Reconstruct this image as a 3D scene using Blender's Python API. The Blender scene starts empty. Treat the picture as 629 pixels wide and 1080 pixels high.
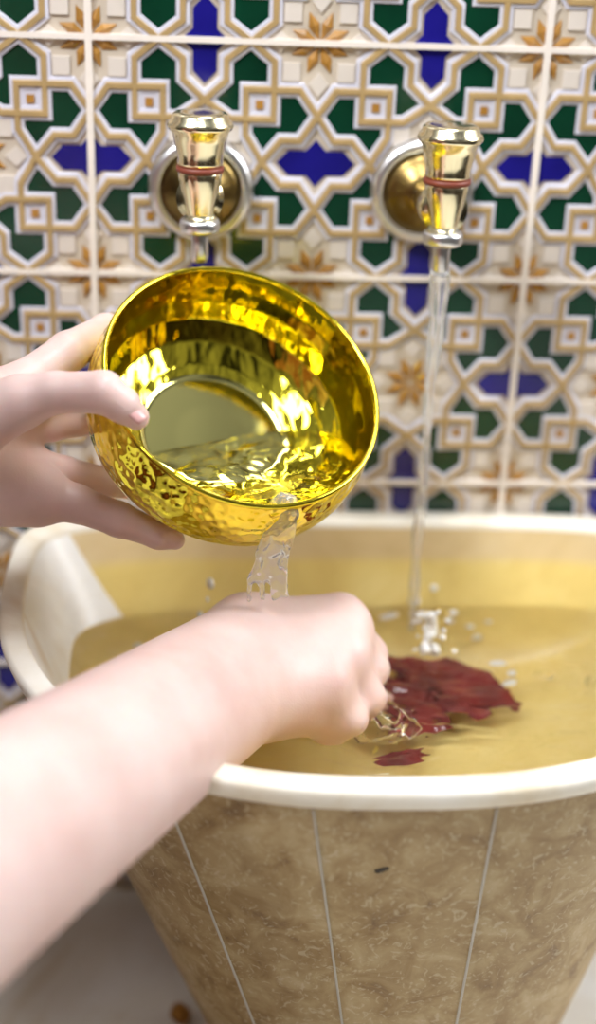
import bpy, bmesh, math, random
import numpy as np
from mathutils import Vector, noise

random.seed(4)
sc = bpy.context.scene
COL = sc.collection

# ------------------------------------------------------------------ camera frame (from a fit to the tile grid)
F = 1500.0                                   # focal length in pixels of the 629x1080 photograph
PITCH, YAW, ROLL = 0.428, 0.0726, 0.0382
S = 0.06                                     # half a pattern repeat of the wall tiles, metres
ASP = 1.0346
ZW = 0.55                                    # height of the tile joint that is the pattern origin
CAM = np.array([1.0249 * S, -12.9041 * S, 1.4173 * S + ZW])


def cam_axes():
    cp, sp, cy, sy = math.cos(PITCH), math.sin(PITCH), math.cos(YAW), math.sin(YAW)
    fwd = np.array([sy * cp, cy * cp, -sp])
    right = np.array([cy, -sy, 0.0])
    up = np.cross(right, fwd)
    c, s = math.cos(ROLL), math.sin(ROLL)
    return c * right + s * up, -s * right + c * up, fwd


RX, UP, FW = cam_axes()


def ray(x, y):
    return (x - 314.5) / F * RX - (y - 540) / F * UP + FW


def at(x, y, d):                             # point seen at (x, y) of the photograph, d metres deep
    return CAM + d * ray(x, y)


def on_z(x, y, z):
    r = ray(x, y)
    return CAM + r * ((z - CAM[2]) / r[2])


def on_y(x, y, Y):
    r = ray(x, y)
    return CAM + r * ((Y - CAM[1]) / r[1])


def depth_of(p):
    return float((np.asarray(p) - CAM) @ FW)


# ------------------------------------------------------------------ materials
def lin(c):
    return tuple(((v / 255) / 12.92 if v / 255 <= 0.04045 else ((v / 255 + 0.055) / 1.055) ** 2.4) for v in c) + (1.0,)


def new_mat(name):
    m = bpy.data.materials.new(name)
    m.use_nodes = True
    nt = m.node_tree
    return m, nt, nt.nodes['Principled BSDF']


def link(nt, a, b):
    nt.links.new(a, b)


def pmat(name, col, rough=0.4, metal=0.0, spec=0.5, var=0.0, vscale=30, bump=0.0, bscale=200, coat=0.0):
    m, nt, b = new_mat(name)
    b.inputs['Base Color'].default_value = lin(col)
    b.inputs['Roughness'].default_value = rough
    b.inputs['Metallic'].default_value = metal
    b.inputs['Specular IOR Level'].default_value = spec
    b.inputs['Coat Weight'].default_value = coat
    tc = nt.nodes.new('ShaderNodeTexCoord')
    if var > 0:
        n = nt.nodes.new('ShaderNodeTexNoise'); n.inputs['Scale'].default_value = vscale
        n.inputs['Detail'].default_value = 5
        link(nt, tc.outputs['Object'], n.inputs['Vector'])
        mr = nt.nodes.new('ShaderNodeMapRange')
        mr.inputs['From Min'].default_value = 0.3; mr.inputs['From Max'].default_value = 0.7
        mr.inputs['To Min'].default_value = 1 - var; mr.inputs['To Max'].default_value = 1 + var
        link(nt, n.outputs['Fac'], mr.inputs['Value'])
        h = nt.nodes.new('ShaderNodeHueSaturation')
        h.inputs['Color'].default_value = lin(col)
        link(nt, mr.outputs['Result'], h.inputs['Value'])
        link(nt, h.outputs['Color'], b.inputs['Base Color'])
    if bump > 0:
        n2 = nt.nodes.new('ShaderNodeTexNoise'); n2.inputs['Scale'].default_value = bscale
        n2.inputs['Detail'].default_value = 3
        link(nt, tc.outputs['Object'], n2.inputs['Vector'])
        bp = nt.nodes.new('ShaderNodeBump'); bp.inputs['Strength'].default_value = bump
        bp.inputs['Distance'].default_value = 0.001
        link(nt, n2.outputs['Fac'], bp.inputs['Height'])
        link(nt, bp.outputs['Normal'], b.inputs['Normal'])
    return m


def ramp(nt, stops):
    r = nt.nodes.new('ShaderNodeValToRGB')
    e = r.color_ramp.elements
    e[0].position, e[0].color = stops[0][0], lin(stops[0][1])
    e[1].position, e[1].color = stops[-1][0], lin(stops[-1][1])
    for p, c in stops[1:-1]:
        x = e.new(p); x.color = lin(c)
    return r


def stone(name, stops, scale, rough, vein=None, bump=0.25, wet=None):
    """mottled limestone: two noises, fine worm-like shell marks; wet = (z, depth, colour stops) below a water stain line"""
    m, nt, b = new_mat(name)
    tc = nt.nodes.new('ShaderNodeTexCoord')
    n1 = nt.nodes.new('ShaderNodeTexNoise'); n1.inputs['Scale'].default_value = scale
    n1.inputs['Detail'].default_value = 8; n1.inputs['Roughness'].default_value = 0.62
    n1.inputs['Distortion'].default_value = 0.6
    link(nt, tc.outputs['Object'], n1.inputs['Vector'])
    r1 = ramp(nt, stops)
    link(nt, n1.outputs['Fac'], r1.inputs['Fac'])
    col = r1.outputs['Color']
    if wet:
        r2 = ramp(nt, wet[2])
        link(nt, n1.outputs['Fac'], r2.inputs['Fac'])
        sx = nt.nodes.new('ShaderNodeSeparateXYZ'); link(nt, tc.outputs['Object'], sx.inputs['Vector'])
        mr = nt.nodes.new('ShaderNodeMapRange')
        mr.inputs['From Min'].default_value = wet[0] - wet[1]; mr.inputs['From Max'].default_value = wet[0] + wet[1]
        link(nt, sx.outputs['Z'], mr.inputs['Value'])
        mx = nt.nodes.new('ShaderNodeMix'); mx.data_type = 'RGBA'
        link(nt, mr.outputs['Result'], mx.inputs['Factor'])
        link(nt, r2.outputs['Color'], mx.inputs['A']); link(nt, col, mx.inputs['B'])
        col = mx.outputs['Result']
    if vein:
        n3 = nt.nodes.new('ShaderNodeTexNoise'); n3.inputs['Scale'].default_value = vein[0]
        n3.inputs['Detail'].default_value = 3; n3.inputs['Distortion'].default_value = 2.2
        link(nt, tc.outputs['Object'], n3.inputs['Vector'])
        mr = nt.nodes.new('ShaderNodeMapRange')
        mr.inputs['From Min'].default_value = 0.56; mr.inputs['From Max'].default_value = 0.66
        mr.inputs['To Min'].default_value = 0.0; mr.inputs['To Max'].default_value = vein[2]
        link(nt, n3.outputs['Fac'], mr.inputs['Value'])
        mx = nt.nodes.new('ShaderNodeMix'); mx.data_type = 'RGBA'
        link(nt, mr.outputs['Result'], mx.inputs['Factor'])
        link(nt, col, mx.inputs['A']); mx.inputs['B'].default_value = lin(vein[1])
        col = mx.outputs['Result']
    link(nt, col, b.inputs['Base Color'])
    b.inputs['Roughness'].default_value = rough
    bp = nt.nodes.new('ShaderNodeBump'); bp.inputs['Strength'].default_value = bump
    bp.inputs['Distance'].default_value = 0.001
    link(nt, n1.outputs['Fac'], bp.inputs['Height'])
    link(nt, bp.outputs['Normal'], b.inputs['Normal'])
    return m


def glass(name, col=(255, 255, 255), rough=0.0, ior=1.33):
    m, nt, b = new_mat(name)
    b.inputs['Base Color'].default_value = lin(col)
    b.inputs['Transmission Weight'].default_value = 1.0
    b.inputs['Roughness'].default_value = rough
    b.inputs['IOR'].default_value = ior
    return m


def gold_mat(name, hammer, strength, streak=0.0):
    m, nt, b = new_mat(name)
    b.inputs['Base Color'].default_value = (0.86, 0.73, 0.06, 1)
    b.inputs['Metallic'].default_value = 1.0
    b.inputs['Roughness'].default_value = 0.07
    tc = nt.nodes.new('ShaderNodeTexCoord')
    v = nt.nodes.new('ShaderNodeTexVoronoi'); v.inputs['Scale'].default_value = hammer
    v.feature = 'SMOOTH_F1'; v.inputs['Smoothness'].default_value = 0.6
    n = nt.nodes.new('ShaderNodeTexNoise'); n.inputs['Scale'].default_value = hammer * 0.45
    link(nt, tc.outputs['Object'], v.inputs['Vector']); link(nt, tc.outputs['Object'], n.inputs['Vector'])
    ad = nt.nodes.new('ShaderNodeMath'); ad.operation = 'ADD'
    link(nt, v.outputs['Distance'], ad.inputs[0]); link(nt, n.outputs['Fac'], ad.inputs[1])
    bp = nt.nodes.new('ShaderNodeBump'); bp.inputs['Strength'].default_value = strength
    bp.inputs['Distance'].default_value = 0.002
    link(nt, ad.outputs[0], bp.inputs['Height']); link(nt, bp.outputs['Normal'], b.inputs['Normal'])
    if streak > 0:                                # long uneven hammer strokes
        mp = nt.nodes.new('ShaderNodeMapping'); mp.inputs['Rotation'].default_value = (.3, .7, .5); mp.inputs['Scale'].default_value = (70, 16, 30)
        ns = nt.nodes.new('ShaderNodeTexNoise'); ns.inputs['Scale'].default_value = 1.0; ns.inputs['Detail'].default_value = 2
        link(nt, tc.outputs['Object'], mp.inputs['Vector']); link(nt, mp.outputs['Vector'], ns.inputs['Vector'])
        b2 = nt.nodes.new('ShaderNodeBump'); b2.inputs['Strength'].default_value = streak; b2.inputs['Distance'].default_value = .006
        link(nt, ns.outputs['Fac'], b2.inputs['Height']); link(nt, bp.outputs['Normal'], b2.inputs['Normal'])
        link(nt, b2.outputs['Normal'], b.inputs['Normal'])
    return m


M = {}
M['glaze_cream'] = pmat('cream_glaze', (204, 191, 174), 0.22, var=0.07, vscale=40, bump=0.1, bscale=120)
M['glaze_white'] = pmat('white_outline_glaze', (212, 211, 224), 0.2, var=0.06, vscale=60)
M['glaze_tan'] = pmat('tan_strap_glaze', (172, 145, 100), 0.25, var=0.12, vscale=50)
M['glaze_green'] = pmat('green_glaze', (8, 54, 36), 0.2, var=0.25, vscale=25)
M['glaze_blue'] = pmat('cobalt_glaze', (26, 22, 118), 0.2, var=0.25, vscale=25)
M['glaze_ochre'] = pmat('ochre_petal_glaze', (168, 122, 58), 0.22, var=0.2, vscale=60)
M['glaze_panel'] = pmat('ivory_panel_glaze', (216, 206, 196), 0.22, var=0.05, vscale=40)
M['grout'] = pmat('grout', (232, 222, 212), 0.55, var=0.06, vscale=30)
M['stone'] = stone('basin_limestone', [(0.28, (116, 86, 48)), (0.42, (156, 126, 78)), (0.55, (176, 150, 104)), (0.72, (196, 174, 132))], 46, 0.5,
                   vein=(150, (204, 188, 154), 0.6), bump=.4)
M['rim'] = stone('rim_marble', [(0.3, (216, 196, 160)), (0.5, (240, 232, 216)), (0.75, (250, 246, 238))], 14, 0.35, bump=0.1)
M['inner'] = stone('inner_marble', [(0.3, (200, 174, 124)), (0.5, (216, 192, 146)), (0.75, (228, 208, 168))], 12, 0.3, bump=0.1,
                   wet=(0.262, 0.003, [(0.3, (212, 184, 108)), (0.5, (226, 202, 126)), (0.75, (236, 216, 150))]))
M['white'] = stone('lit_white_marble', [(0.3, (232, 226, 216)), (0.5, (246, 244, 240)), (0.75, (250, 249, 247))], 12, 0.35, bump=0.1, vein=(9, (206, 180, 140), 0.5))  # white stone with strong side light put into the colour
M['joint'] = pmat('joint_filler', (196, 190, 178), 0.6, var=0.08)
M['floor'] = stone('floor_stone', [(0.3, (206, 186, 150)), (0.48, (236, 230, 218)), (0.7, (246, 244, 240))], 9, 0.4, bump=0.1)
M['gold_in'] = gold_mat('polished_gold', 45, 0.22, 0.42)
M['gold_base'] = gold_mat('gold_base', 30, 0.06); M['gold_base'].node_tree.nodes['Principled BSDF'].inputs['Base Color'].default_value = (.80, .75, .27, 1)
M['gold_out'] = gold_mat('hammered_gold', 200, 0.5)
M['gold_rim'] = gold_mat('gold_rim', 60, 0.03)
M['brass'] = pmat('pale_polished_brass', (244, 234, 196), 0.2, metal=1.0, bump=0.05, bscale=80)
M['chrome'] = pmat('polished_chrome', (232, 232, 234), 0.3, metal=1.0)
M['dark_brass'] = pmat('aged_brass', (124, 104, 62), 0.3, metal=1.0, var=0.2)
M['rubber'] = pmat('red_fibre_washer', (126, 58, 40), 0.5)
M['water'] = glass('water')
M['foam_glint'] = glass('foam_glint_water', rough=.12)
M['foam_glint'].node_tree.nodes['Principled BSDF'].inputs['Transmission Weight'].default_value = .3  # white body: foam in the splash, glints painted on the droplets
M['pour'] = glass('pouring_water', rough=.02)
M['pour'].node_tree.nodes['Principled BSDF'].inputs['Transmission Weight'].default_value = .8
M['red'] = pmat('dark_red_patch', (112, 20, 12), 0.7, var=0.35, vscale=60, bump=0.4, bscale=120)
M['robe'] = pmat('robe_cloth', (104, 52, 38), 0.8, var=.12, vscale=40, bump=.3, bscale=300)  # unseen robe; red-brown picked to tint bounce light on the forearm
M['hair'] = pmat('dark_hair', (34, 24, 20), 0.45, var=.2, vscale=90)
M['eye'] = pmat('eye_white', (232, 228, 222), 0.2)
M['pebble'] = pmat('ochre_pebble', (176, 122, 40), 0.5, var=0.25, vscale=80, bump=0.3)
M['pit'] = pmat('dark_pit', (66, 58, 48), 0.8, var=0.2)
M['nail'] = pmat('finger_nail', (226, 176, 172), 0.25, coat=0.3)


def skin_mat():
    m, nt, b = new_mat('skin')
    tc = nt.nodes.new('ShaderNodeTexCoord')
    n = nt.nodes.new('ShaderNodeTexNoise'); n.inputs['Scale'].default_value = 28; n.inputs['Detail'].default_value = 4
    link(nt, tc.outputs['Object'], n.inputs['Vector'])
    r = ramp(nt, [(0.3, (214, 180, 172)), (0.5, (222, 192, 185)), (0.72, (228, 201, 195))])
    link(nt, n.outputs['Fac'], r.inputs['Fac']); link(nt, r.outputs['Color'], b.inputs['Base Color'])
    b.inputs['Roughness'].default_value = 0.42
    b.inputs['Specular IOR Level'].default_value = 0.4
    b.inputs['Subsurface Weight'].default_value = 0.18
    b.inputs['Subsurface Radius'].default_value = (1.0, 0.35, 0.2)
    b.inputs['Subsurface Scale'].default_value = 0.006
    v = nt.nodes.new('ShaderNodeTexVoronoi'); v.inputs['Scale'].default_value = 900
    link(nt, tc.outputs['Object'], v.inputs['Vector'])
    bp = nt.nodes.new('ShaderNodeBump'); bp.inputs['Strength'].default_value = 0.12; bp.inputs['Distance'].default_value = 0.0004
    link(nt, v.outputs['Distance'], bp.inputs['Height']); link(nt, bp.outputs['Normal'], b.inputs['Normal'])
    return m


M['skin'] = skin_mat()


# ------------------------------------------------------------------ object helpers
def obj(name, verts, faces, mats, parent=None, smooth=True, mat_idx=None):
    me = bpy.data.meshes.new(name)
    me.from_pydata([tuple(map(float, v)) for v in verts], [], [tuple(map(int, f)) for f in faces])
    for mm in (mats if isinstance(mats, (list, tuple)) else [mats]):
        me.materials.append(mm)
    if mat_idx is not None:
        me.polygons.foreach_set('material_index', mat_idx)
    me.polygons.foreach_set('use_smooth', [smooth] * len(me.polygons))
    me.update()
    o = bpy.data.objects.new(name, me); COL.objects.link(o)
    if parent is not None:
        o.parent = parent
        o.matrix_parent_inverse = parent.matrix_basis.inverted()
    return o


def tag(o, label=None, cat=None, group=None, kind=None):
    if label: o['label'] = label
    if cat: o['category'] = cat
    if group: o['group'] = group
    if kind: o['kind'] = kind
    return o


def thing(name, loc, label, cat, group=None):
    o = bpy.data.objects.new(name, None); COL.objects.link(o)
    o.location = tuple(map(float, loc)); o.empty_display_size = 0.02
    bpy.context.view_layer.update()
    return tag(o, label, cat, group)


def fix_normals(o):
    bm = bmesh.new(); bm.from_mesh(o.data)
    bmesh.ops.recalc_face_normals(bm, faces=bm.faces); bm.to_mesh(o.data); bm.free()
    return o


def up_normals(o):
    fix_normals(o)
    if sum(p.normal.z * p.area for p in o.data.polygons) < 0: o.data.flip_normals()
    return o


def rings_mesh(rings, close_start=False, close_end=False):
    n = len(rings[0]); vs = []; fs = []
    for r in rings: vs += list(r)
    for k in range(len(rings) - 1):
        for i in range(n):
            j = (i + 1) % n
            fs.append((k * n + i, k * n + j, (k + 1) * n + j, (k + 1) * n + i))
    if close_start: fs.append(tuple(range(n - 1, -1, -1)))
    if close_end: fs.append(tuple((len(rings) - 1) * n + i for i in range(n)))
    return vs, fs


def lathe(name, prof, origin, mat, parent=None, axis=(0, 0, 1), n=48, caps=True):
    a = np.array(axis, float); a /= np.linalg.norm(a)
    h = np.array([1.0, 0, 0]) if abs(a[0]) < 0.9 else np.array([0, 1.0, 0])
    e1 = np.cross(a, h); e1 /= np.linalg.norm(e1); e2 = np.cross(a, e1)
    o = np.asarray(origin, float)
    t = np.linspace(0, 2 * math.pi, n, endpoint=False)
    rings = [o + a * z + r * (np.cos(t)[:, None] * e1 + np.sin(t)[:, None] * e2) for r, z in prof]
    vs, fs = rings_mesh(rings, caps, caps)
    return fix_normals(obj(name, vs, fs, mat, parent))


# ------------------------------------------------------------------ signed distance bodies (hands, water) -> surface nets
class Field:
    def __init__(self, lo, hi, h):
        self.h = h; self.lo = np.asarray(lo, float)
        self.n = np.ceil((np.asarray(hi) - self.lo) / h).astype(int) + 1
        self.d = np.full(tuple(self.n), 0.05, np.float32)

    def cone(self, a, b, ra, rb, k=0.004, target=None):
        a = np.asarray(a, float); b = np.asarray(b, float)
        d = self.d if target is None else target
        m = max(ra, rb) + 0.02 + k
        i0 = np.maximum(((np.minimum(a, b) - m - self.lo) / self.h).astype(int), 0)
        i1 = np.minimum(((np.maximum(a, b) + m - self.lo) / self.h).astype(int) + 2, self.n)
        if (i1 <= i0).any(): return
        g = [self.lo[i] + self.h * np.arange(i0[i], i1[i]) for i in range(3)]
        X, Y, Z = np.meshgrid(*g, indexing='ij', sparse=True)
        ab = b - a; L2 = max(float(ab @ ab), 1e-12)
        t = np.clip(((X - a[0]) * ab[0] + (Y - a[1]) * ab[1] + (Z - a[2]) * ab[2]) / L2, 0, 1)
        q = np.sqrt((X - a[0] - t * ab[0]) ** 2 + (Y - a[1] - t * ab[1]) ** 2 + (Z - a[2] - t * ab[2]) ** 2) - (ra + (rb - ra) * t)
        sl = tuple(slice(i0[i], i1[i]) for i in range(3))
        d[sl] = smin(d[sl], q.astype(np.float32), k)

    def chain(self, pts, rad, k=0.003, into=None):
        """a limb of its own (joints blended with k), then blended into the body with `into`"""
        t = np.full(tuple(self.n), 0.05, np.float32)
        for i in range(len(pts) - 1):
            self.cone(pts[i], pts[i + 1], rad[i], rad[i + 1], k, t)
        self.d = smin(self.d, t, k if into is None else into)

    def mesh(self, smooth=2):
        d = self.d; n = d.shape; ins = d < 0
        c = np.zeros(tuple(x - 1 for x in n), np.uint8)
        for dx in (0, 1):
            for dy in (0, 1):
                for dz in (0, 1):
                    c += ins[dx:n[0] - 1 + dx, dy:n[1] - 1 + dy, dz:n[2] - 1 + dz]
        act = (c > 0) & (c < 8)
        idx = np.full(act.shape, -1, np.int64); cells = np.argwhere(act); idx[act] = np.arange(len(cells))
        P = np.zeros((len(cells), 3)); W = np.zeros(len(cells))
        cor = [(x, y, z) for x in (0, 1) for y in (0, 1) for z in (0, 1)]
        for a in cor:
            for ax in range(3):
                if a[ax]: continue
                b = list(a); b[ax] = 1
                da = d[cells[:, 0] + a[0], cells[:, 1] + a[1], cells[:, 2] + a[2]]
                db = d[cells[:, 0] + b[0], cells[:, 1] + b[1], cells[:, 2] + b[2]]
                cr = (da < 0) != (db < 0)
                t = np.where(cr, da / np.where(cr, da - db, 1), 0)
                p = np.repeat(np.array(a, float)[None], len(cells), 0); p[:, ax] = t
                P[cr] += p[cr]; W[cr] += 1
        V = self.lo + self.h * (cells + P / W[:, None])
        faces = []
        for ax in range(3):
            o1, o2 = (ax + 1) % 3, (ax + 2) % 3
            s0 = [slice(0, n[i]) for i in range(3)]; s1 = list(s0)
            s0[ax] = slice(0, n[ax] - 1); s1[ax] = slice(1, n[ax])
            A = ins[tuple(s0)]; B = ins[tuple(s1)]
            e = np.argwhere(A != B)
            ok = (e[:, o1] > 0) & (e[:, o1] < n[o1] - 1) & (e[:, o2] > 0) & (e[:, o2] < n[o2] - 1)
            e = e[ok]
            fl = A[e[:, 0], e[:, 1], e[:, 2]]
            q = []
            for (u, v) in ((-1, -1), (0, -1), (0, 0), (-1, 0)):
                w = e.copy(); w[:, o1] += u; w[:, o2] += v
                q.append(idx[w[:, 0], w[:, 1], w[:, 2]])
            q = np.stack(q, 1); q[~fl] = q[~fl][:, ::-1]
            faces.append(q)
        Fc = np.concatenate(faces)
        for _ in range(smooth):
            acc = np.zeros_like(V); cnt = np.zeros(len(V))
            for i in range(4):
                j = (i + 1) % 4
                np.add.at(acc, Fc[:, i], V[Fc[:, j]]); np.add.at(cnt, Fc[:, i], 1)
                np.add.at(acc, Fc[:, j], V[Fc[:, i]]); np.add.at(cnt, Fc[:, j], 1)
            V = 0.5 * V + 0.5 * acc / cnt[:, None]
        return V, Fc


def smin(a, b, k):
    if k <= 0: return np.minimum(a, b)
    h = np.maximum(k - np.abs(a - b), 0) / k
    return np.minimum(a, b) - h * h * k * 0.25


def bounds(pts, m):
    p = np.array(pts); return p.min(0) - m, p.max(0) + m


def fast_obj(name, V, Fc, mat, parent=None):
    me = bpy.data.meshes.new(name)
    me.vertices.add(len(V)); me.vertices.foreach_set('co', V.astype(np.float32).ravel())
    me.loops.add(len(Fc) * 4); me.loops.foreach_set('vertex_index', Fc.astype(np.int32).ravel())
    me.polygons.add(len(Fc)); me.polygons.foreach_set('loop_start', np.arange(len(Fc), dtype=np.int32) * 4)
    me.polygons.foreach_set('use_smooth', np.ones(len(Fc), bool))
    me.materials.append(mat); me.update(calc_edges=True); me.validate()
    o = bpy.data.objects.new(name, me); COL.objects.link(o)
    if parent is not None:
        o.parent = parent; o.matrix_parent_inverse = parent.matrix_basis.inverted()
    return o


# ------------------------------------------------------------------ THE SETTING: tiled wall and floor
def build_wall():
    V = []; Fc = []; MI = []
    keys = ['glaze_cream', 'glaze_white', 'glaze_tan', 'glaze_green', 'glaze_blue', 'glaze_ochre', 'glaze_panel', 'grout']
    K = {k: i for i, k in enumerate(keys)}

    def world(u, v, h): return (u * S, -h, ZW - v * ASP * S)

    def poly(p, h, key, h0=0.0, inset=0.0):
        n = len(p); b = len(V)
        c = np.mean(p, 0)
        V.extend(world(*(q + (q - c) * inset), h0) for q in np.asarray(p, float))
        V.extend(world(*q, h) for q in p)
        Fc.append(tuple(b + n + i for i in range(n))); MI.append(K[key])
        for i in range(n):
            j = (i + 1) % n
            Fc.append((b + i, b + j, b + n + j, b + n + i)); MI.append(K[key])

    def ridge(p, h, key, c):                        # a petal with a raised middle
        n = len(p); b = len(V)
        V.extend(world(*q, 0.0004) for q in p); V.append(world(*c, h))
        for i in range(n):
            Fc.append((b + i, b + (i + 1) % n, b + n)); MI.append(K[key])

    def strip(path, w, h, h0, key, slope):
        P = np.array(path, float); n = len(P)
        for e, q in ((0, 1), (-1, -2)):             # run a little past the crossing
            d = P[e] - P[q]; P[e] = P[e] + d / np.linalg.norm(d) * .06
        nor = []
        for i in range(n - 1):
            d = P[i + 1] - P[i]; d /= np.linalg.norm(d); nor.append(np.array([-d[1], d[0]]))
        off = []
        for i in range(n):
            if i == 0: off.append(nor[0])
            elif i == n - 1: off.append(nor[-1])
            else:
                m = nor[i - 1] + nor[i]; m /= np.linalg.norm(m)
                off.append(m / max(0.4, m @ nor[i]))
        b = len(V)
        for i in range(n):
            for s, z in ((-1, h0), (-1 + slope, h), (1 - slope, h), (1, h0)):
                V.append(world(*(P[i] + off[i] * s * w / 2), z))
        for i in range(n - 1):
            for j in range(3):
                a = b + i * 4 + j
                Fc.append((a, a + 1, a + 5, a + 4)); MI.append(K[key])

    S1 = [(0, .60), (.16, .39), (.635, .39), (.635, .77), (.485, 1)]
    HH = [(0, .60), (.15, .81), (.32, .81), (.485, 1)]
    GR = [(0, .6), (.16, .39), (.635, .39), (.635, .77), (.485, 1), (.32, .81), (.15, .81)]
    BL = [(0, .80), (.09, .895), (.25, .895), (.355, 1), (0, 1)]
    sw = lambda L: [(b, a) for a, b in L]
    for i in range(-17, 15):
        for j in range(-7, 10):
            fx = lambda p: np.array([(i + (u if i % 2 == 0 else 1 - u), j + (v if j % 2 == 0 else 1 - v)) for u, v in p], float)
            for L in (GR, sw(GR)): poly(fx(L), 0.0005, 'glaze_green')
            for L in (BL, sw(BL)): poly(fx(L), 0.0006, 'glaze_blue')
            poly(fx([(.39, .39), (.635, .39), (.635, .635), (.39, .635)]), 0.0008, 'glaze_white')
            poly(fx([(.48, .48), (.55, .48), (.55, .55), (.48, .55)]), 0.0016, 'glaze_ochre')
            for lv, L in enumerate((S1, sw(S1), HH, sw(HH))):
                dh = lv * .00016 + (i % 2) * .00004 + (j % 2) * .00008
                strip(fx(L), 0.128, 0.0011 + dh, 0.0, 'glaze_white', 0.15)
                strip(fx(L), 0.062, 0.0022 + dh, 0.0009, 'glaze_tan', 0.35)
            for flip in (False, True):              # quarter of each eight-petal star
                g = (lambda L: [(1 - a, 1 - b) for a, b in L]) if flip else (lambda L: L)
                for ang in (22.5, 67.5):
                    a = math.radians(ang); d = np.array([math.cos(a), math.sin(a)]); q = np.array([-d[1], d[0]])
                    pts = [d * 0.015, d * .15 - q * .052, d * .27, d * .15 + q * .052]
                    ridge(fx(g(pts)), 0.0020, 'glaze_ochre', fx(g([d * .15]))[0])
                sq = [(.165, .165), (.315, .165), (.315, .315), (.165, .315)]
                poly(fx(g(sq)), 0.0011, 'glaze_panel', inset=0.04)
                for L in ([(.24, 0), (.34, .085), (.44, 0)], [(0, .24), (.085, .34), (0, .44)]):
                    poly(fx(g(L)), 0.0011, 'glaze_panel', inset=0.04)
    # joints between the tiles (one tile is two repeats wide and one tall)
    for u in range(-16, 15, 4):
        poly([(u - .03, -7), (u + .03, -7), (u + .03, 8.85), (u - .03, 8.85)], 0.0030, 'grout')
    for v in range(-6, 10, 2):
        poly([(-17, v - .024), (15, v - .024), (15, v + .024), (-17, v + .024)], 0.0029, 'grout')
    # body of the wall: front face behind the relief and thickness
    b = len(V); x0, x1, z0, z1 = -17 * S, 15 * S, 0.0, ZW + 7 * ASP * S
    for y in (0.0, 0.08):
        V.extend([(x0, y, z0), (x1, y, z0), (x1, y, z1), (x0, y, z1)])
    for f in ((0, 1, 2, 3), (5, 4, 7, 6), (0, 4, 5, 1), (3, 2, 6, 7), (0, 3, 7, 4), (1, 5, 6, 2)):
        Fc.append(tuple(b + q for q in f)); MI.append(0)
    keep = []
    for f, mi in zip(Fc, MI):
        if min(V[q][2] for q in f) > -1e-6: keep.append((f, mi))
    o = obj('wall_back', V, [k[0] for k in keep], [M[k] for k in keys], smooth=False, mat_idx=[k[1] for k in keep])
    tag(o, 'wall of glazed relief tiles with green, cobalt blue and ochre star pattern', 'wall', kind='structure')


build_wall()
fl = obj('floor', [(-1.02, -1.5, 0), (.9, -1.5, 0), (.9, 0, 0), (-1.02, 0, 0), (-1.02, -1.5, -.06), (.9, -1.5, -.06), (.9, 0, -.06), (-1.02, 0, -.06)],
         [(0, 1, 2, 3), (7, 6, 5, 4), (0, 4, 5, 1), (1, 5, 6, 2), (2, 6, 7, 3), (3, 7, 4, 0)], M['floor'], smooth=False)
tag(fl, 'pale mottled stone floor around the foot of the basin', 'floor', kind='structure')

# ------------------------------------------------------------------ BASIN
RIM = 0.283                                   # rim height above floor
WAT = RIM - 0.047
XC = 0.1474
NT = 220


def outline(a, bf, bb, z, xc=XC, yc=-.0857, nf=2.4, nb=5, nbr=None):
    t = np.linspace(0, 2 * math.pi, NT, endpoint=False) + 0.5 * 2 * math.pi / NT
    c, s = np.cos(t), np.sin(t)
    n = np.where(s > 0, np.where(c > 0, nbr or nb, nb), nf)
    x = xc + a * np.sign(c) * np.abs(c) ** (2 / n)
    y = yc + np.where(s > 0, bb, bf) * np.sign(s) * np.abs(s) ** (2 / n)
    return np.stack([x, y, np.full(NT, z)], 1)


def shaft(dz, grow=0.0):                      # outer wall at dz below the rim
    k = dz / 0.283
    L = lambda p, q: p + (q - p) * k
    return outline(L(.190, .090) + grow, L(.1975, .100) + grow, L(.0835, .095), RIM - dz, L(XC, .168), L(-.0857, -.125), nb=L(5, 3))


basin = thing('stone_basin', (XC, -.12, 0), 'carved beige limestone basin with white rim standing against the tiled wall', 'basin')
vs, fs = rings_mesh([shaft(d) for d in (0.010, 0.012, 0.03, 0.06, 0.1, 0.15, 0.2, 0.25, 0.283)], False, True)
outer = fix_normals(obj('outer_wall', vs, fs, M['stone'], basin))
rr = [shaft(.0125, -.002), shaft(.011, .0022), shaft(.0085, .0035), shaft(.003, .0035), shaft(.0008, .0022), shaft(0, -.0005),
      outline(.1815, .1885, .0690, RIM - 0.0002), outline(.1800, .1870, .0675, RIM - .0015), outline(.1795, .1860, .0670, RIM - .004)]
vs, fs = rings_mesh(rr)
rim = fix_normals(obj('rim', vs, fs, M['rim'], basin)); rim['label'] = 'pale polished rim'


def inner(k):                                 # 0 at rim, 1 at water level, >1 below
    L = lambda p, q: p + (q - p) * k
    return outline(L(.1797, .158), L(.1862, .165), L(.0672, .052), L(RIM - .0035, WAT), nb=L(5, 2.7), nbr=L(5, 8))


ir = [inner(k) for k in (0, .25, .5, .75, 1, 1.2)]
for a, bf, bb, dz in ((.146, .15, .043, .07), (.125, .125, .03, .083), (.08, .08, .01, .09), (.03, .03, .004, .092), (.006, .006, .002, .092)):
    ir.append(outline(a, bf, bb, RIM - dz, nb=3, nbr=9))
vs, fs = rings_mesh(ir, False, True)
inn = fix_normals(obj('inner_wall', vs, fs, M['inner'], basin)); inn['label'] = 'honey coloured wet inside of the basin'
i_c = int(np.argmin(np.abs(ir[4][:, 0] - .016) + 9 * (ir[4][:, 1] < -.06)))
LEFT = set(range(i_c, NT // 2 + 24))
inn.data.flip_normals()
inn.data.materials.append(M['white'])
for p in inn.data.polygons:                   # white stone on the left side, whitened further for its strong light
    if min(p.vertices) // NT < 4 and min(p.vertices) % NT in LEFT: p.material_index = 1

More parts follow.
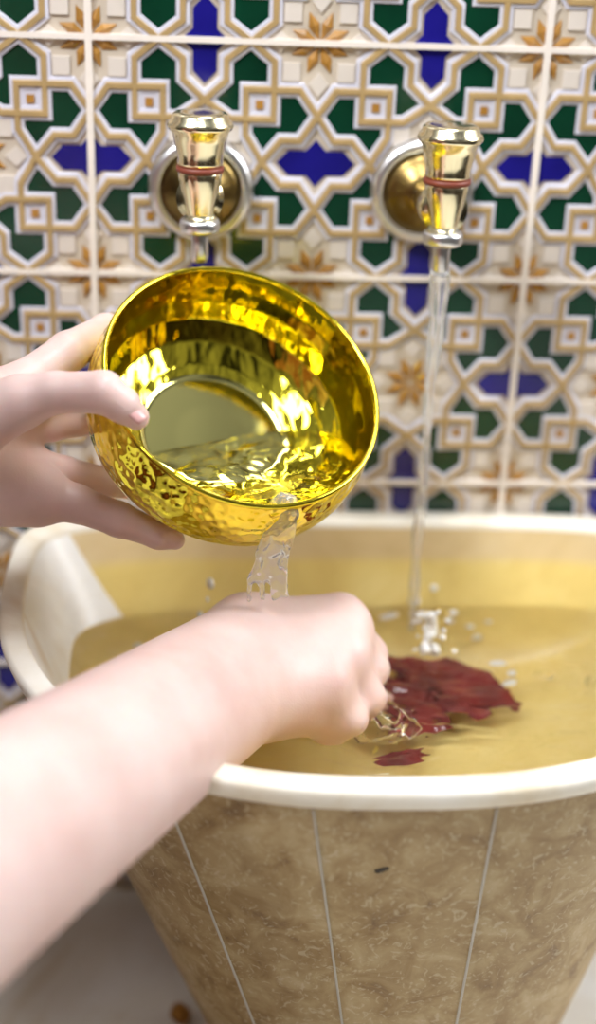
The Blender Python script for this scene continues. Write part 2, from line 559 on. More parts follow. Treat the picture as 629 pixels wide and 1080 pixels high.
# pale joints that run down the outer wall
def shaft_hit(x, y, out=0.0005):              # point of the outer wall seen at a pixel
    best = None
    for dz in np.linspace(.013, .28, 900):
        r = shaft(dz, out); p = on_z(x, y, RIM - dz)
        xs, ys = r[:, 0], r[:, 1]
        fr = ys < -.05
        yy = np.interp(p[0], xs[fr][np.argsort(xs[fr])], ys[fr][np.argsort(xs[fr])])
        e = abs(p[1] - yy)
        if best is None or e < best[0]: best = (e, np.array([p[0], yy, RIM - dz]))
    return best[1]


for px, py in ((219, 955), (344, 950), (503, 950)):
    h = shaft_hit(px, py); r = shaft(RIM - h[2])
    col = int(np.argmin(np.linalg.norm(r - h, axis=1)))
    pts = [shaft(d, .0006)[col] for d in np.linspace(.0135, .281, 40)]
    vs = []; fs = []
    for p in pts:
        for dx, oy in ((-.0008, .0025), (-.0005, -.0004), (.0005, -.0004), (.0008, .0025)):
            vs.append(p + np.array([dx, oy, 0]))
    for k in range(len(pts) - 1):
        for j in range(3):
            a = k * 4 + j; fs.append((a, a + 1, a + 5, a + 4))
    jo = obj('joint', vs, fs, M['joint'], basin); jo['label'] = 'pale joint line'
p = shaft_hit(403, 917, 0)
pv = []
for k in range(14):
    a = 2 * math.pi * k / 14; r = 1 + .18 * math.sin(2 * a + 1)
    pv.append(p + np.array([.0028 * r * math.cos(a), -.0004, .0016 * r * math.sin(a) + .0008 * math.cos(a)]))
pv2 = [q + np.array([0, .004, 0]) for q in pv]
vs, fs = rings_mesh([pv, pv2], True, False)
pit = obj('pit', vs, fs, M['pit'], basin); pit['label'] = 'small dark pit'

# ------------------------------------------------------------------ WATER IN THE BASIN
SPL = on_z(398, 772, WAT); FALL = on_z(452, 690, WAT); RED = on_z(470, 752, WAT)


def ripple(x, y):
    r1 = math.hypot(x - SPL[0], y - SPL[1]); r2 = math.hypot(x - FALL[0], y - FALL[1])
    a1 = math.exp(-(r1 / .045) ** 2); a2 = math.exp(-(r2 / .03) ** 2)
    z = .0009 * a1 * math.sin(r1 * 560 + 2 * noise.noise((x * 40, y * 40, 0)))
    z += .0004 * a2 * math.sin(r2 * 600)
    z += (.0001 + .0022 * a1) * noise.noise((x * 60, y * 85, 1.3))
    z += (.00003 + .0011 * a1) * noise.noise((x * 150, y * 190, 4.1))
    z += .0003 * max(0, min(1, (-.06 - y) / .1)) * noise.noise((x * 35, y * 60, 7.7))
    fr = max(0, min(1, (-.05 - y) / .06))
    z += fr * .0007 * noise.noise((x * 38, y * 110, 11.0)) + fr * .00035 * noise.noise((x * 90, y * 240, 5.0))
    a3 = math.exp(-(((x - RED[0]) / .06) ** 2 + ((y - RED[1]) / .035) ** 2))
    z += a3 * (.0020 * noise.noise((x * 22, y * 130, 2.0)) + .0008 * noise.noise((x * 60, y * 290, 6.0)))
    return z


wo = inner(1.0)
wc = np.array([XC, -.11, WAT])
vs = []; fs = []
NR = 110
for k in range(1, NR + 1):
    s = k / NR * 1.006
    for q in wo:
        v = wc + (q - wc) * s
        v[2] = WAT + ripple(v[0], v[1]); vs.append(v)
for k in range(NR - 1):
    for i in range(NT):
        j = (i + 1) % NT
        fs.append((k * NT + i, k * NT + j, (k + 1) * NT + j, (k + 1) * NT + i))
fs.append(tuple(range(NT)))
wat = up_normals(obj('basin_water', vs, fs, M['water']))
tag(wat, 'clear rippled water filling the stone basin', 'water')

# ------------------------------------------------------------------ RED PATCHES: thin ragged sheets under the water
def scrap(name, pix, z, label, seed):
    pts = [on_z(x, y, z) for x, y in pix]
    c = np.mean(pts, 0); vs = [c]; fs = []; n = len(pts); NRR = 10
    for k in range(1, NRR + 1):
        for i, q in enumerate(pts):
            v = c + (q - c) * k / NRR
            v[2] = z + .004 * noise.noise((v[0] * 70 + seed, v[1] * 110, 2)) + .002 * noise.noise((v[0] * 200, v[1] * 240, seed))
            vs.append(v)
    for i in range(n):
        fs.append((0, 1 + i, 1 + (i + 1) % n))
    for k in range(NRR - 1):
        for i in range(n):
            j = (i + 1) % n
            fs.append((1 + k * n + i, 1 + k * n + j, 1 + (k + 1) * n + j, 1 + (k + 1) * n + i))
    o = obj(name, vs, fs, M['red'])
    md = o.modifiers.new('thickness', 'SOLIDIFY'); md.thickness = .0012
    return tag(o, label, 'cloth')


def rag(cx, cy, rx, ry, n, seed, rough):
    out = []
    for k in range(n):
        a = 2 * math.pi * k / n
        r = 1 + rough * noise.noise((math.cos(a) * 2.2 + seed, math.sin(a) * 2.2, 0)) + rough * .6 * noise.noise((math.cos(a) * 6, math.sin(a) * 6 + seed, 3))
        out.append((cx + rx * r * math.cos(a), cy + ry * r * math.sin(a)))
    return out


scrap('red_patch', [(392, 706), (410, 711), (430, 708), (452, 714), (474, 713), (496, 722), (514, 731), (530, 742), (549, 760), (546, 771), (530, 768), (512, 763), (520, 773), (506, 778), (484, 770), (466, 768), (474, 780), (458, 789), (432, 794), (404, 792), (398, 780), (420, 774), (408, 764), (394, 758), (414, 748), (402, 736), (420, 730), (400, 722)], WAT - .024, 'dark red patch lying under the rippled water beside the fist', 1.0)
scrap('red_patch', [(392, 812), (410, 803), (430, 801), (452, 806), (440, 811), (450, 817), (428, 822), (404, 820)], WAT - .016, 'small red scrap in the water just behind the front rim', 5.0)

# ------------------------------------------------------------------ TAPS
def tap(name, dx, dy, label, fx, fy):
    """profile measured in the photograph; (dx, dy) pixel offset of the tap, (fx, fy) centre of its wall flange"""
    YB = -.060
    fl_c = on_y(fx, fy, 0.0)
    ax = on_y(470 + dx, 215 + dy, YB)
    t = thing(name, (ax[0], 0, fl_c[2]), label, 'tap', 'brass taps on the tiled wall')
    sc_ = depth_of(ax) / F

    def zz(py): return on_y(470 + dx, py + dy, YB)[2]
    o = np.array([ax[0], YB, 0])
    lathe('flange', [(.0, .002), (.028, .002), (.0285, .005), (.0265, .0085), (.023, .0095), (.021, .008)], fl_c, M['chrome'], t, axis=(0, -1, 0), caps=False)
    e = lathe('flange_dome', [(.0225, .0085), (.018, .0105), (.012, .015), (.009, .018)], fl_c, M['dark_brass'], t, axis=(0, -1, 0))
    e['label'] = 'dull aged brass dome'
    arm_to = np.array([ax[0], YB, zz(222)])
    d = arm_to - (fl_c + np.array([0, -.012, 0])); L = np.linalg.norm(d)
    lathe('arm', [(.0085, 0), (.0085, L * .35), (.0105, L * .6), (.012, L)], fl_c + np.array([0, -.012, 0]), M['brass'], t, axis=d)
    pf = lambda pts: [(w * sc_, zz(y)) for w, y in pts]
    lathe('valve_body', pf([(12, 246), (14.5, 238), (17, 228), (20.5, 213), (22.5, 202), (23, 195), (21, 191)]), o, M['brass'], t)
    w = lathe('washer', pf([(22, 193.5), (25, 193), (25, 188), (22, 187.5)]), o, M['rubber'], t); w['label'] = 'dark red washer'
    h = lathe('push_handle', pf([(20, 188), (23.5, 187), (24, 183), (23.5, 180), (25, 172), (27.5, 162), (29.5, 152), (33.5, 148.5), (34.5, 145), (33.5, 141), (30.5, 138.5),
                            (29.5, 134), (27, 131.5), (20, 130.5), (2, 130)]), o, M['brass'], t)
    c = lathe('outlet_collar', pf([(11, 258), (20, 257.5), (21.5, 254), (21.5, 247), (20, 244), (12, 243.5)]), o, M['chrome'], t)
    c['label'] = 'chrome collar'
    lathe('spout', pf([(6.2, 289), (8, 289), (9.5, 284), (9, 270), (9.5, 258), (8, 256)]), o, M['chrome'], t)
    return np.array([ax[0], YB, zz(288)])


tap('brass_tap', -259, -13, 'brass push tap behind the golden bowl, not running', 212, 197)
sp = tap('brass_tap', 0, 0, 'brass push tap on the right with water running from it', 444, 200)

# ------------------------------------------------------------------ STREAM FROM THE TAP
rings = []
tt = np.linspace(0, 2 * math.pi, 20, endpoint=False)
zs = np.linspace(sp[2] + .002, WAT - .002, 60)
for k, z in enumerate(zs):
    f = k / 59
    r = .0044 - .0022 * min(1, f * 1.6) + .0004 * math.sin(f * 38)
    w = np.array([sp[0] - .0012 * f + .0005 * math.sin(f * 15), sp[1] - .001 * f, z])
    rings.append(w + np.stack([r * np.cos(tt) * (1 + .2 * np.cos(2 * tt + f * 9)), r * np.sin(tt), 0 * tt], 1))
vs, fs = rings_mesh(rings, True, True)
st = fix_normals(obj('water_stream', vs, fs, M['pour']))
tag(st, 'thin straight stream of water falling from the right tap', 'water')

# ------------------------------------------------------------------ GOLDEN BOWL
BT, BP = math.radians(52.4), math.radians(27.3)
BC = at(257.6, 404.8, .689)
BA = np.array([math.cos(BT) * math.sin(BP), -math.cos(BT) * math.cos(BP), math.sin(BT)])     # axis out of the opening
E1 = np.cross([0, 0, 1], BA); E1 /= np.linalg.norm(E1); E2 = np.cross(BA, E1)
RB = .070
bowl = thing('golden_bowl', BC - BA * .053, 'shiny hammered golden bowl tilted in the left hand, pouring water', 'bowl')
PIN = [(.0680, .001), (.0684, -.006), (.0690, -.014), (.0682, -.024), (.0645, -.034), (.0560, -.0430), (.0450, -.0482), (.0395, -.0494), (.0385, -.0504), (.02, -.0506), (.001, -.0506)]
POUT = [(.0692, .001), (.0704, -.006), (.0719, -.014), (.0719, -.025), (.0695, -.036), (.0625, -.0460), (.053, -.0520), (.048, -.0528), (.030, -.0530), (.001, -.0530)]


def smooth_prof(P, n=60):
    P = np.array(P) * (1.009, 1.0); s = np.r_[0, np.cumsum(np.linalg.norm(np.diff(P, axis=0), axis=1))]
    q = np.linspace(0, s[-1], n)
    return [(np.interp(v, s, P[:, 0]), np.interp(v, s, P[:, 1])) for v in q]


def bowl_ring(r, z, n=128, wob=0.0):
    t = np.linspace(0, 2 * math.pi, n, endpoint=False)
    rr = r * np.ones(n)
    return BC + BA * z + rr[:, None] * (np.cos(t)[:, None] * E1 + np.sin(t)[:, None] * E2)


vs, fs = rings_mesh([bowl_ring(r, z) for r, z in smooth_prof(PIN[:8])])
o = fix_normals(obj('inner_wall', vs, fs, M['gold_in'], bowl)); o['label'] = 'mirror polished gold inside wall'
vs, fs = rings_mesh([bowl_ring(r, z) for r, z in smooth_prof(PIN[7:], 20)], False, True)
o = fix_normals(obj('inner_base', vs, fs, M['gold_base'], bowl)); o['label'] = 'flat shiny disc at the bottom of the bowl'
vs, fs = rings_mesh([bowl_ring(r, z) for r, z in smooth_prof(POUT)], False, True)
o = fix_normals(obj('outer_wall', vs, fs, M['gold_out'], bowl)); o['label'] = 'hammered gold outside'
pr = [(.0692 + .0014 * math.cos(a), .0008 + .0014 * math.sin(a)) for a in np.linspace(0, 2 * math.pi, 13)]
vs, fs = rings_mesh([bowl_ring(r, z) for r, z in pr])
o = fix_normals(obj('rim', vs, fs, M['gold_rim'], bowl))

# water standing in the tilted bowl: the level plane through the pouring lip, cut by the inside of the bowl
pin = np.array(smooth_prof(PIN, 200))


def inside_bowl(p):
    d = p - BC; h = d @ BA; r = np.linalg.norm(d - h * BA)
    if h > .001 or h < -.0506: return False
    return r < np.interp(-h, -pin[:, 1], pin[:, 0]) + .0003


lip = BC - E2 * .0686
ZL = lip[2] + .0012
dirh = np.array([-BA[0], -BA[1], 0]); dirh /= np.linalg.norm(dirh)      # from the lip into the bowl
c0 = lip + dirh * .022; c0[2] = ZL
vs = [c0]; fs = []; NB = 120
edge = []
for k in range(NB):
    a = 2 * math.pi * k / NB; d = np.array([math.cos(a), math.sin(a), 0]); lo, hi = 0, .12
    for _ in range(30):
        m = (lo + hi) / 2
        if inside_bowl(c0 + d * m): lo = m
        else: hi = m
    edge.append(lo)
NRB = 24
for k in range(1, NRB + 1):
    for i in range(NB):
        a = 2 * math.pi * i / NB
        v = c0 + np.array([math.cos(a), math.sin(a), 0]) * edge[i] * k / NRB
        g = 1 - (k / NRB) ** 6
        v[2] += g * (.0022 * noise.noise((v[0] * 70, v[1] * 70, 3)) + .0012 * noise.noise((v[0] * 160, v[1] * 160, 9)))
        vs.append(v)
for i in range(NB): fs.append((0, 1 + i, 1 + (i + 1) % NB))
for k in range(NRB - 1):
    for i in range(NB):
        j = (i + 1) % NB
        fs.append((1 + k * NB + i, 1 + k * NB + j, 1 + (k + 1) * NB + j, 1 + (k + 1) * NB + i))
o = up_normals(obj('bowl_water', vs, fs, M['water']))
tag(o, 'water lying in the tilted golden bowl up to its lip', 'water')

# ------------------------------------------------------------------ WATER POURED FROM THE BOWL
ld = depth_of(lip)
strands = [
    ([(300, 526), (302, 538), (297, 556), (290, 580), (288, 605), (290, 630)], [4.5, 5, 5, 4.5, 4, 4]),
    ([(292, 530), (285, 542), (280, 560), (272, 584), (265, 612), (262, 633)], [4, 3.5, 2.6, 2.4, 2.2, 2.2]),
    ([(309, 527), (311, 540), (309, 560), (304, 584), (300, 606), (303, 629)], [4, 3.5, 2.8, 2.4, 3, 3]),
    ([(296, 530), (294, 560), (284, 586), (276, 610), (276, 631)], [4, 2.4, 1.8, 1.7, 1.7]),
]
allp = []
for pts, r in strands:
    allp.append([at(x, y, ld + .001 + .00027 * max(0, y - 535)) for x, y in pts])
lo, hi = bounds([q for s in allp for q in s], .012)
fd = Field(lo, hi, .0008)
for (pts, r), w in zip(strands, allp):
    fd.chain(w, [q * ld / F for q in r], .002, .006)
V_, F_ = fd.mesh(3)
V_ = np.array([v + .0011 * np.array(noise.noise_vector((v[0] * 190, v[1] * 190, v[2] * 95))) + .0005 * np.array(noise.noise_vector((v[0] * 420, v[1] * 420, v[2] * 260))) for v in V_])
o = fast_obj('water_stream', V_, F_, M['pour'])
tag(o, 'twisting water pouring from the lip of the golden bowl onto the wrist', 'water')

# ------------------------------------------------------------------ PERSON: two arms
def P3(j): return [at(x, y, d) for x, y, d in j]


person = thing('person', (-.3, -.45, 0), 'person with bare arms, one hand tilting a golden bowl, the other a wet fist', 'person')

# left hand that holds the bowl
J = {
    'elbow': (-560, 560, .60), 'wrist': (-75, 478, .665), 'wrist_low': (-75, 505, .672), 'wrist_up': (-75, 448, .662),
}
lh = []
def add(lst, *a): lst.append(a)


W1, W2, WU = P3([J['wrist'], J['wrist_low'], J['wrist_up']])
EL = at(*J['elbow'])
mcp = P3([(22, 412, .684), (10, 446, .694), (12, 488, .696), (38, 522, .690)])
fing = [
    (P3([(22, 412, .684), (72, 371, .696), (112, 350, .722), (136, 350, .765)]), [.0125, .0098, .0090, .0075]),
    (P3([(10, 446, .694), (54, 447, .706), (102, 442, .724), (140, 450, .756)]), [.0120, .0084, .0080, .0070]),
    (P3([(12, 488, .696), (68, 499, .708), (112, 509, .725), (150, 514, .752)]), [.0120, .0082, .0078, .0070]),
    (P3([(38, 522, .690), (80, 531, .690), (126, 548, .692), (168, 564, .697), (185, 569.5, .700)]), [.0120, .0092, .0084, .0070, .0050]),
]
thumb = (P3([(-45, 452, .655), (22, 424, .648), (58, 414, .643), (109, 413.5, .637), (129, 427, .6395), (144, 440, .6435)]), [.0190, .0125, .0094, .0095, .0080, .0060])
pts = [W1, W2, WU] + [q for f in fing for q in f[0]] + thumb[0] + [at(-260, 560, .62), at(-260, 440, .62)]
lo, hi = bounds(pts, .045)
fd = Field(lo, hi, .0013)
E1p, E2p = at(-290, 525, .625), at(-290, 555, .632)
fd.cone(E1p, W1, .036, .024, .012); fd.cone(E2p, W2, .036, .022, .012); fd.cone(at(-290, 495, .625), WU, .034, .021, .012)
for (m, c, r) in zip(mcp, (WU, W1, W1, W2), (.0130, .0130, .0130, .0125)):
    fd.cone(c, m, .021, r, .012)
fd.cone(W2, mcp[3], .018, .0135, .012)
for (p, r) in fing: fd.chain(p, r, .003, .005)
fd.chain(*thumb, .0025, .010)
lV, lF = fd.mesh(2)

# right hand, a fist under the pour
wrist = at(258, 708, .697)
W = {'u': at(262, 672, .715), 'm': at(262, 700, .700), 'l': at(272, 732, .690)}
rm = P3([(358, 652, .737), (366, 664, .727), (364, 692, .713), (346, 722, .700)])
rf = [
    (P3([(358, 652, .737), (390, 690, .742), (372, 726, .752), (346, 716, .750)]), [.0118, .0092, .0085, .0075]),
    (P3([(366, 664, .727), (391, 706, .731), (372, 742, .741), (344, 730, .740)]), [.0118, .0096, .0088, .0076]),
    (P3([(364, 692, .713), (388, 736, .717), (366, 762, .728), (338, 748, .728)]), [.0115, .0092, .0086, .0074]),
    (P3([(346, 722, .700), (370, 758, .704), (348, 772, .715), (322, 756, .716)]), [.0110, .0084, .0078, .0070]),
]
rthumb = (P3([(285, 690, .735), (330, 705, .760), (372, 728, .768), (398, 744, .762)]), [.0150, .0110, .0098, .0080])
FA = [at(-40, 890, .495), at(-40, 930, .488), at(-40, 960, .490)]
pts = list(W.values()) + [q for f in rf for q in f[0]] + rthumb[0] + [at(-150, 800, .46), at(-150, 1120, .46), at(-40, 900, .46)]
lo, hi = bounds(pts, .045)
fd = Field(lo, hi, .0015)
fd.cone(at(-150, 975, .455), W['u'], .039, .0205, .012)
fd.cone(at(-150, 985, .450), W['m'], .039, .022, .012)
fd.cone(at(-150, 995, .452), W['l'], .038, .020, .012)
for c, m, r in ((W['u'], rm[0], .0128), (W['m'], rm[1], .0130), (W['m'], rm[2], .0130), (W['l'], rm[3], .0125)):
    fd.cone(c, m, .0195, r, .012)
fd.cone(at(284, 742, .696), at(338, 752, .708), .0150, .0125, .012)
fd.cone(at(300, 720, .720), at(345, 735, .730), .0200, .0150, .012)
for (p, r) in rf: fd.chain(p, r, .003, .0045)
fd.chain(*rthumb, .004, .006)
rV, rF = fd.mesh(2)
# unseen rest of the figure, kneeling left; it also shades the near forearm
f_ = np.array([.733, .68, 0]); r_ = np.array([.68, -.733, 0]); z_ = np.array([0, 0, 1.0])
CH = np.array([-.285, -.46, .585])
SR, SL = CH + r_ * .160 - z_ * .04, CH - r_ * .160 - z_ * .04
ER = np.array([-.044, -.407, .320]); ELB = np.array([-.265, -.245, .367])
PEL = CH - f_ * .15 - z_ * .45
HD = CH + f_ * .075 + z_ * .155
fd_ = f_ * .88 - z_ * .47; ud_ = f_ * .47 + z_ * .88
h_ = lambda a, b, c: HD + fd_ * a + ud_ * b + r_ * c          # head frame: forwards, up, right
F3 = Field((-.72, -.95, .24), (.02, -.16, .92), .004)
F3.cone(CH - z_ * .05, h_(-.01, -.06, 0), .054, .047, .02)
F3.cone(SR, ER, .048, .0385, .01); F3.cone(ER, at(-60, 930, .508), .0385, .0385, .01)
F3.cone(SL, SR, .055, .055, .03)
F3.cone(h_(-.015, .03, 0), h_(.005, .02, 0), .082, .080, .01); F3.cone(h_(.035, -.03, 0), h_(.055, -.075, 0), .052, .026, .03)
F3.cone(h_(.083, .02, 0), h_(.098, -.018, 0), .008, .011, .012)
F3.cone(h_(.082, -.047, -.018), h_(.082, -.047, .018), .007, .007, .006)
for c in (-1, 1):
    F3.cone(h_(-.005, .018, .078 * c), h_(-.008, -.02, .074 * c), .014, .009, .004)
    F3.cone(h_(.066, .034, .016 * c), h_(.058, .036, .044 * c), .008, .008, .008)
hV, hF = F3.mesh(2)
F4 = Field((-.5, -.45, .30), (-.05, -.10, .62), .003)
F4.cone(SL, ELB, .046, .0365, .01); F4.cone(ELB, at(-280, 525, .626), .0365, .036, .012)
eV, eF = F4.mesh(2)
Vs = [lV, rV, hV, eV]; Fs = []; n0 = 0
for v, q in zip(Vs, (lF, rF, hF, eF)):
    Fs.append(q + n0); n0 += len(v)
body = fast_obj('body', np.concatenate(Vs), np.concatenate(Fs), M['skin'], person)

F5 = Field((-.85, -1.0, .0), (.05, -.1, .66), .006)
F5.cone(CH - z_ * .09 - f_ * .01, PEL, .118, .125, .05)
F5.cone(SL - z_ * .01, SR - z_ * .01, .066, .066, .04)
F5.cone(SR, SR + (ER - SR) * .62, .066, .060, .02); F5.cone(SL, SL + (ELB - SL) * .62, .066, .060, .02)
for c in (-1, 1):
    kn = PEL + f_ * .22 + r_ * .15 * c; kn[2] = .085
    ft = PEL - f_ * .10 + r_ * .06 * c; ft[2] = .06
    F5.cone(PEL + r_ * .06 * c - z_ * .02, kn, .11, .080, .05); F5.cone(kn, ft, .076, .058, .04)
F5.d = np.maximum(F5.d, np.float32(.004) - (F5.lo[2] + F5.h * np.arange(F5.n[2], dtype=np.float32))[None, None, :])
gV, gF = F5.mesh(2)
rb = fast_obj('robe', gV, gF, M['robe'], person); rb['label'] = 'dark red-brown robe with sleeves pushed up'
F6 = Field(h_(0, 0, 0) - .17, h_(0, 0, 0) + .17, .0035)
F6.cone(h_(-.030, .038, 0), h_(-.012, .045, 0), .088, .080, .01)
F6.cone(h_(-.055, -.01, 0), h_(-.075, -.085, 0), .070, .045, .03)
for c in (-1, 1): F6.cone(h_(.01, .055, .05 * c), h_(-.03, -.05, .070 * c), .032, .022, .02)
qV, qF = F6.mesh(2)
hr = fast_obj('hair', qV, qF, M['hair'], person); hr['label'] = 'dark hair'
for c in (-1, 1):
    e = lathe('eye', [(.001, -.011), (.007, -.0085), (.011, 0), (.0085, .007), (.001, .011)], h_(.066, .016, .030 * c), M['eye'], person, axis=fd_, n=24)
    p_ = lathe('pupil', [(.001, .0118), (.0035, .0112), (.0055, .0098), (.001, .009)], h_(.066, .016, .030 * c), M['pit'], e, axis=fd_, n=20)


def nail(c, n, d, w, l):
    """small curved plate: centre, outward normal, direction to the finger tip, half width, half length"""
    n = np.asarray(n, float); n /= np.linalg.norm(n); d = np.asarray(d, float); d -= (d @ n) * n; d /= np.linalg.norm(d)
    s = np.cross(n, d); vs = []; fs = []
    A, B = 9, 9
    for i in range(A):
        for j in range(B):
            u = -1 + 2 * i / (A - 1); v = -1 + 2 * j / (B - 1)
            uu = u * math.sqrt(1 - .35 * v * v); vv = v * math.sqrt(1 - .35 * u * u)
            vs.append(c + s * w * uu + d * l * vv - n * (.0022 * u * u + .0008 * v * v))
    for i in range(A - 1):
        for j in range(B - 1):
            a = i * B + j; fs.append((a, a + B, a + B + 1, a + 1))
    o = obj('thumbnail', vs, fs, M['nail'], person)
    m = o.modifiers.new('t', 'SOLIDIFY'); m.thickness = .0006
    o['label'] = 'pink thumbnail'
    return o


tc_ = at(143.5, 431, .6365)
nail(tc_ + 0, (RX * .55 + UP * .55 - FW * .62), (RX * .75 - UP * .55), .0046, .0066)

# ------------------------------------------------------------------ SPLASH AND DROPS
def blob(name, specs, h, label, k=.002, mat='pour'):
    P = [at(x, y, d) for x, y, d, r in specs]
    lo, hi = bounds(P, .012); f = Field(lo, hi, h)
    for p, (x, y, d, r) in zip(P, specs):
        f.cone(p, p + np.array([0, 0, 1e-5]), r * d / F, r * d / F, k)
    V_, F_ = f.mesh(2)
    return tag(fast_obj(name, V_, F_, M[mat]), label, 'water')


sd = depth_of(SPL)
rng = random.Random(7)
sp_ = []
for k in range(34):
    a = 2 * math.pi * k / 34; q = 1 + .35 * rng.uniform(-1, 1)
    sp_.append((400 + 34 * q * math.cos(a), 771 + 13 * q * math.sin(a), sd - .004 - .012 * math.sin(a) * -0.2, 2.2 + 2.2 * rng.random()))
for k in range(26):
    sp_.append((398 + rng.uniform(-24, 40), 764 + rng.uniform(-20, 14), sd - .006, 1.4 + 2.6 * rng.random()))
blob('splash', sp_, .0009, 'crown of splashing water where the fist meets the basin water', .003, 'water')
fdp = depth_of(FALL)
sp_ = []
for k in range(40):
    t = rng.random()
    sp_.append((453 + rng.gauss(0, 10), 690 - 46 * t ** 1.3, fdp - .002 - .02 * rng.random(), 1.6 + 3.2 * rng.random() * (1 - .5 * t)))
blob('splash', sp_, .0009, 'bubbling splash where the tap stream hits the basin water', .004, 'foam_glint')

proto = None
proto_clear = bpy.data.objects.new('water_droplet', bpy.data.meshes.new('water_droplet'))
bm = bmesh.new(); bmesh.ops.create_icosphere(bm, subdivisions=3, radius=1)
for v in bm.verts: v.co *= 1 + .14 * noise.noise(v.co * 1.5)
bm.to_mesh(proto_clear.data); bm.free()
proto_clear.data.polygons.foreach_set('use_smooth', [True] * len(proto_clear.data.polygons)); proto_clear.data.materials.append(M['water'])


def droplet(x, y, d, r, sx, label, clear=False):
    global proto
    if proto is None:
        bm = bmesh.new(); bmesh.ops.create_icosphere(bm, subdivisions=3, radius=1)
        for v in bm.verts:
            v.co *= 1 + .12 * noise.noise(v.co * 1.7)
        me = bpy.data.meshes.new('water_droplet'); bm.to_mesh(me); bm.free()
        me.polygons.foreach_set('use_smooth', [True] * len(me.polygons)); me.materials.append(M['foam_glint'])
        proto = bpy.data.objects.new('water_droplet', me); o = proto
    else:
        o = proto.copy()
    COL.objects.link(o)
    w = r * d / F
    o.location = at(x, y, d); o.scale = (w * sx, w, w); o.rotation_euler = (0, rng.uniform(-.3, .3), rng.uniform(-.4, .4))
    if clear: o.data = proto_clear.data
    tag(o, label, 'droplet', 'flying water droplets')
    return o


for (x, y, r, sx) in ((410, 655, 5, 2.4), (437, 634, 5, 1.3), (474, 661, 5, 1.0), (478, 647, 4, 1.2), (495, 671, 4, 1.2), (502, 690, 5, 1.1), (447, 652, 6, 1.5), (458, 620, 4, 1), (515, 662, 3, 1.4)):
    droplet(x, y, .84, r, sx, 'whitened droplet thrown up around the falling tap stream')
for (x, y, r, sx, l) in ((525, 709, 5, 2.0, 'flat bright droplet above the far edge of the red patch'), (538, 724, 4.5, 1.2, 'small round droplet right of the red patch'),
                         (535, 741, 4, 2.6, 'long thin droplet at the right end of the red patch'), (573, 728, 8, 1.5, 'larger clear droplet between the red patch and the right edge'),
                         (626, 741, 12, .9, 'largest droplet, dark and shiny, at the right edge of the picture'),
                         (457, 718, 6, 1.3, 'round droplet above the middle of the red patch')):
    droplet(x, y, .80, r, sx, l, sx < 2 and r > 5)
for (x, y, r, sx, l) in ((222, 615, 6, .7, 'droplet falling left of the pouring water, highest of three'), (211, 648, 4, .7, 'droplet falling left of the pouring water, lowest of three'),
                         (219, 632, 3, .6, 'thin droplet falling between two others left of the pouring water'),
                         (146, 687, 5, 1, 'bright droplet above the water at the left end of the basin'), (168, 684, 5, 1.4, 'droplet just above the forearm at the left')):
    droplet(x, y, .80 if x < 180 else .76, r, sx, l)

# ------------------------------------------------------------------ PEBBLE on the floor
pc = on_z(190, 1069, .006)
bm = bmesh.new(); bmesh.ops.create_icosphere(bm, subdivisions=3, radius=1)
for v in bm.verts: v.co *= 1 + .25 * noise.noise(v.co * 1.4 + Vector((3, 1, 2)))
me = bpy.data.meshes.new('pebble'); bm.to_mesh(me); bm.free()
me.polygons.foreach_set('use_smooth', [True] * len(me.polygons)); me.materials.append(M['pebble'])
o = bpy.data.objects.new('pebble', me); COL.objects.link(o); o.location = tuple(pc); o.scale = (.0055, .006, .0065)
tag(o, 'small ochre pebble on the pale floor left of the basin foot', 'pebble')

# ------------------------------------------------------------------ LIGHT
def area(name, loc, target, size, energy, col=(1, 1, 1)):
    l = bpy.data.lights.new(name, 'AREA'); l.shape = 'RECTANGLE'; l.size, l.size_y = size; l.energy = energy; l.color = col
    o = bpy.data.objects.new(name, l); COL.objects.link(o); o.location = loc
    o.rotation_euler = (Vector(target) - Vector(loc)).to_track_quat('-Z', 'Y').to_euler()
    return o


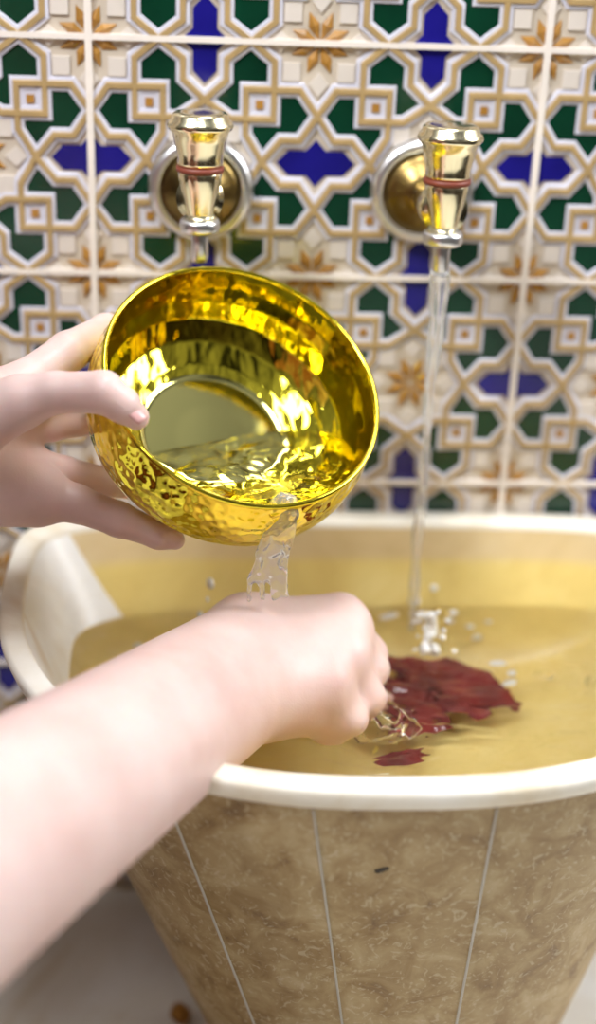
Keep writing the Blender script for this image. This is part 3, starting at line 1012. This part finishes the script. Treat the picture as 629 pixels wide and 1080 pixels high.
area('window_light', (1.0, -.14, 1.0), (.02, -.12, .28), (.4, .5), 11, (.95, .975, 1))
area('ceiling_light', (.2, -.12, 1.3), (.13, -.10, .3), (1.0, .2), 11.5, (.94, .97, 1))
area('fist_fill_light', (-.66, -.80, 1.66), (.08, -.16, .3), (.35, .35), 26, (.96, .98, 1))  # added fill that brightens the fist while the head shades the elbow
w = bpy.data.worlds.new('world'); sc.world = w; w.use_nodes = True
bg = w.node_tree.nodes['Background']; wt = w.node_tree
tcw = wt.nodes.new('ShaderNodeTexCoord'); sxw = wt.nodes.new('ShaderNodeSeparateXYZ'); rw = ramp(wt, [(0.0, (40, 30, 22)), (0.45, (84, 72, 60)), (0.62, (140, 134, 126)), (1.0, (226, 226, 230))])
mw = wt.nodes.new('ShaderNodeMapRange'); mw.inputs['From Min'].default_value = -1; mw.inputs['From Max'].default_value = 1
wt.links.new(tcw.outputs['Generated'], sxw.inputs['Vector']); wt.links.new(sxw.outputs['Z'], mw.inputs['Value'])
wt.links.new(mw.outputs['Result'], rw.inputs['Fac']); wt.links.new(rw.outputs['Color'], bg.inputs['Color'])
nw = wt.nodes.new('ShaderNodeTexNoise'); nw.inputs['Scale'].default_value = 2.6; nw.inputs['Detail'].default_value = 3
wt.links.new(tcw.outputs['Generated'], nw.inputs['Vector'])
mr2 = wt.nodes.new('ShaderNodeMapRange'); mr2.inputs['From Min'].default_value = .35; mr2.inputs['From Max'].default_value = .65
mr2.inputs['To Min'].default_value = .02; mr2.inputs['To Max'].default_value = .62
wt.links.new(nw.outputs['Fac'], mr2.inputs['Value']); wt.links.new(mr2.outputs['Result'], bg.inputs['Strength'])

# ------------------------------------------------------------------ CAMERA
cd = bpy.data.cameras.new('camera'); co = bpy.data.objects.new('camera', cd); COL.objects.link(co)
from mathutils import Matrix
co.matrix_world = Matrix(((RX[0], UP[0], -FW[0], CAM[0]), (RX[1], UP[1], -FW[1], CAM[1]), (RX[2], UP[2], -FW[2], CAM[2]), (0, 0, 0, 1)))
cd.sensor_fit = 'VERTICAL'; cd.sensor_height = 36; cd.lens = 36 * F / 1080
cd.clip_start = .02
cd.dof.use_dof = True; cd.dof.focus_distance = .675; cd.dof.aperture_fstop = 2.5
sc.camera = co

sc.view_settings.view_transform = 'Standard'; sc.view_settings.look = 'None'
sc.view_settings.gamma = 1; sc.view_settings.use_curve_mapping = False
sc.view_settings.exposure = 0.0
sc.cycles.max_bounces = 16; sc.cycles.transmission_bounces = 12; sc.cycles.glossy_bounces = 8; sc.cycles.diffuse_bounces = 5
sc.cycles.use_denoising = True
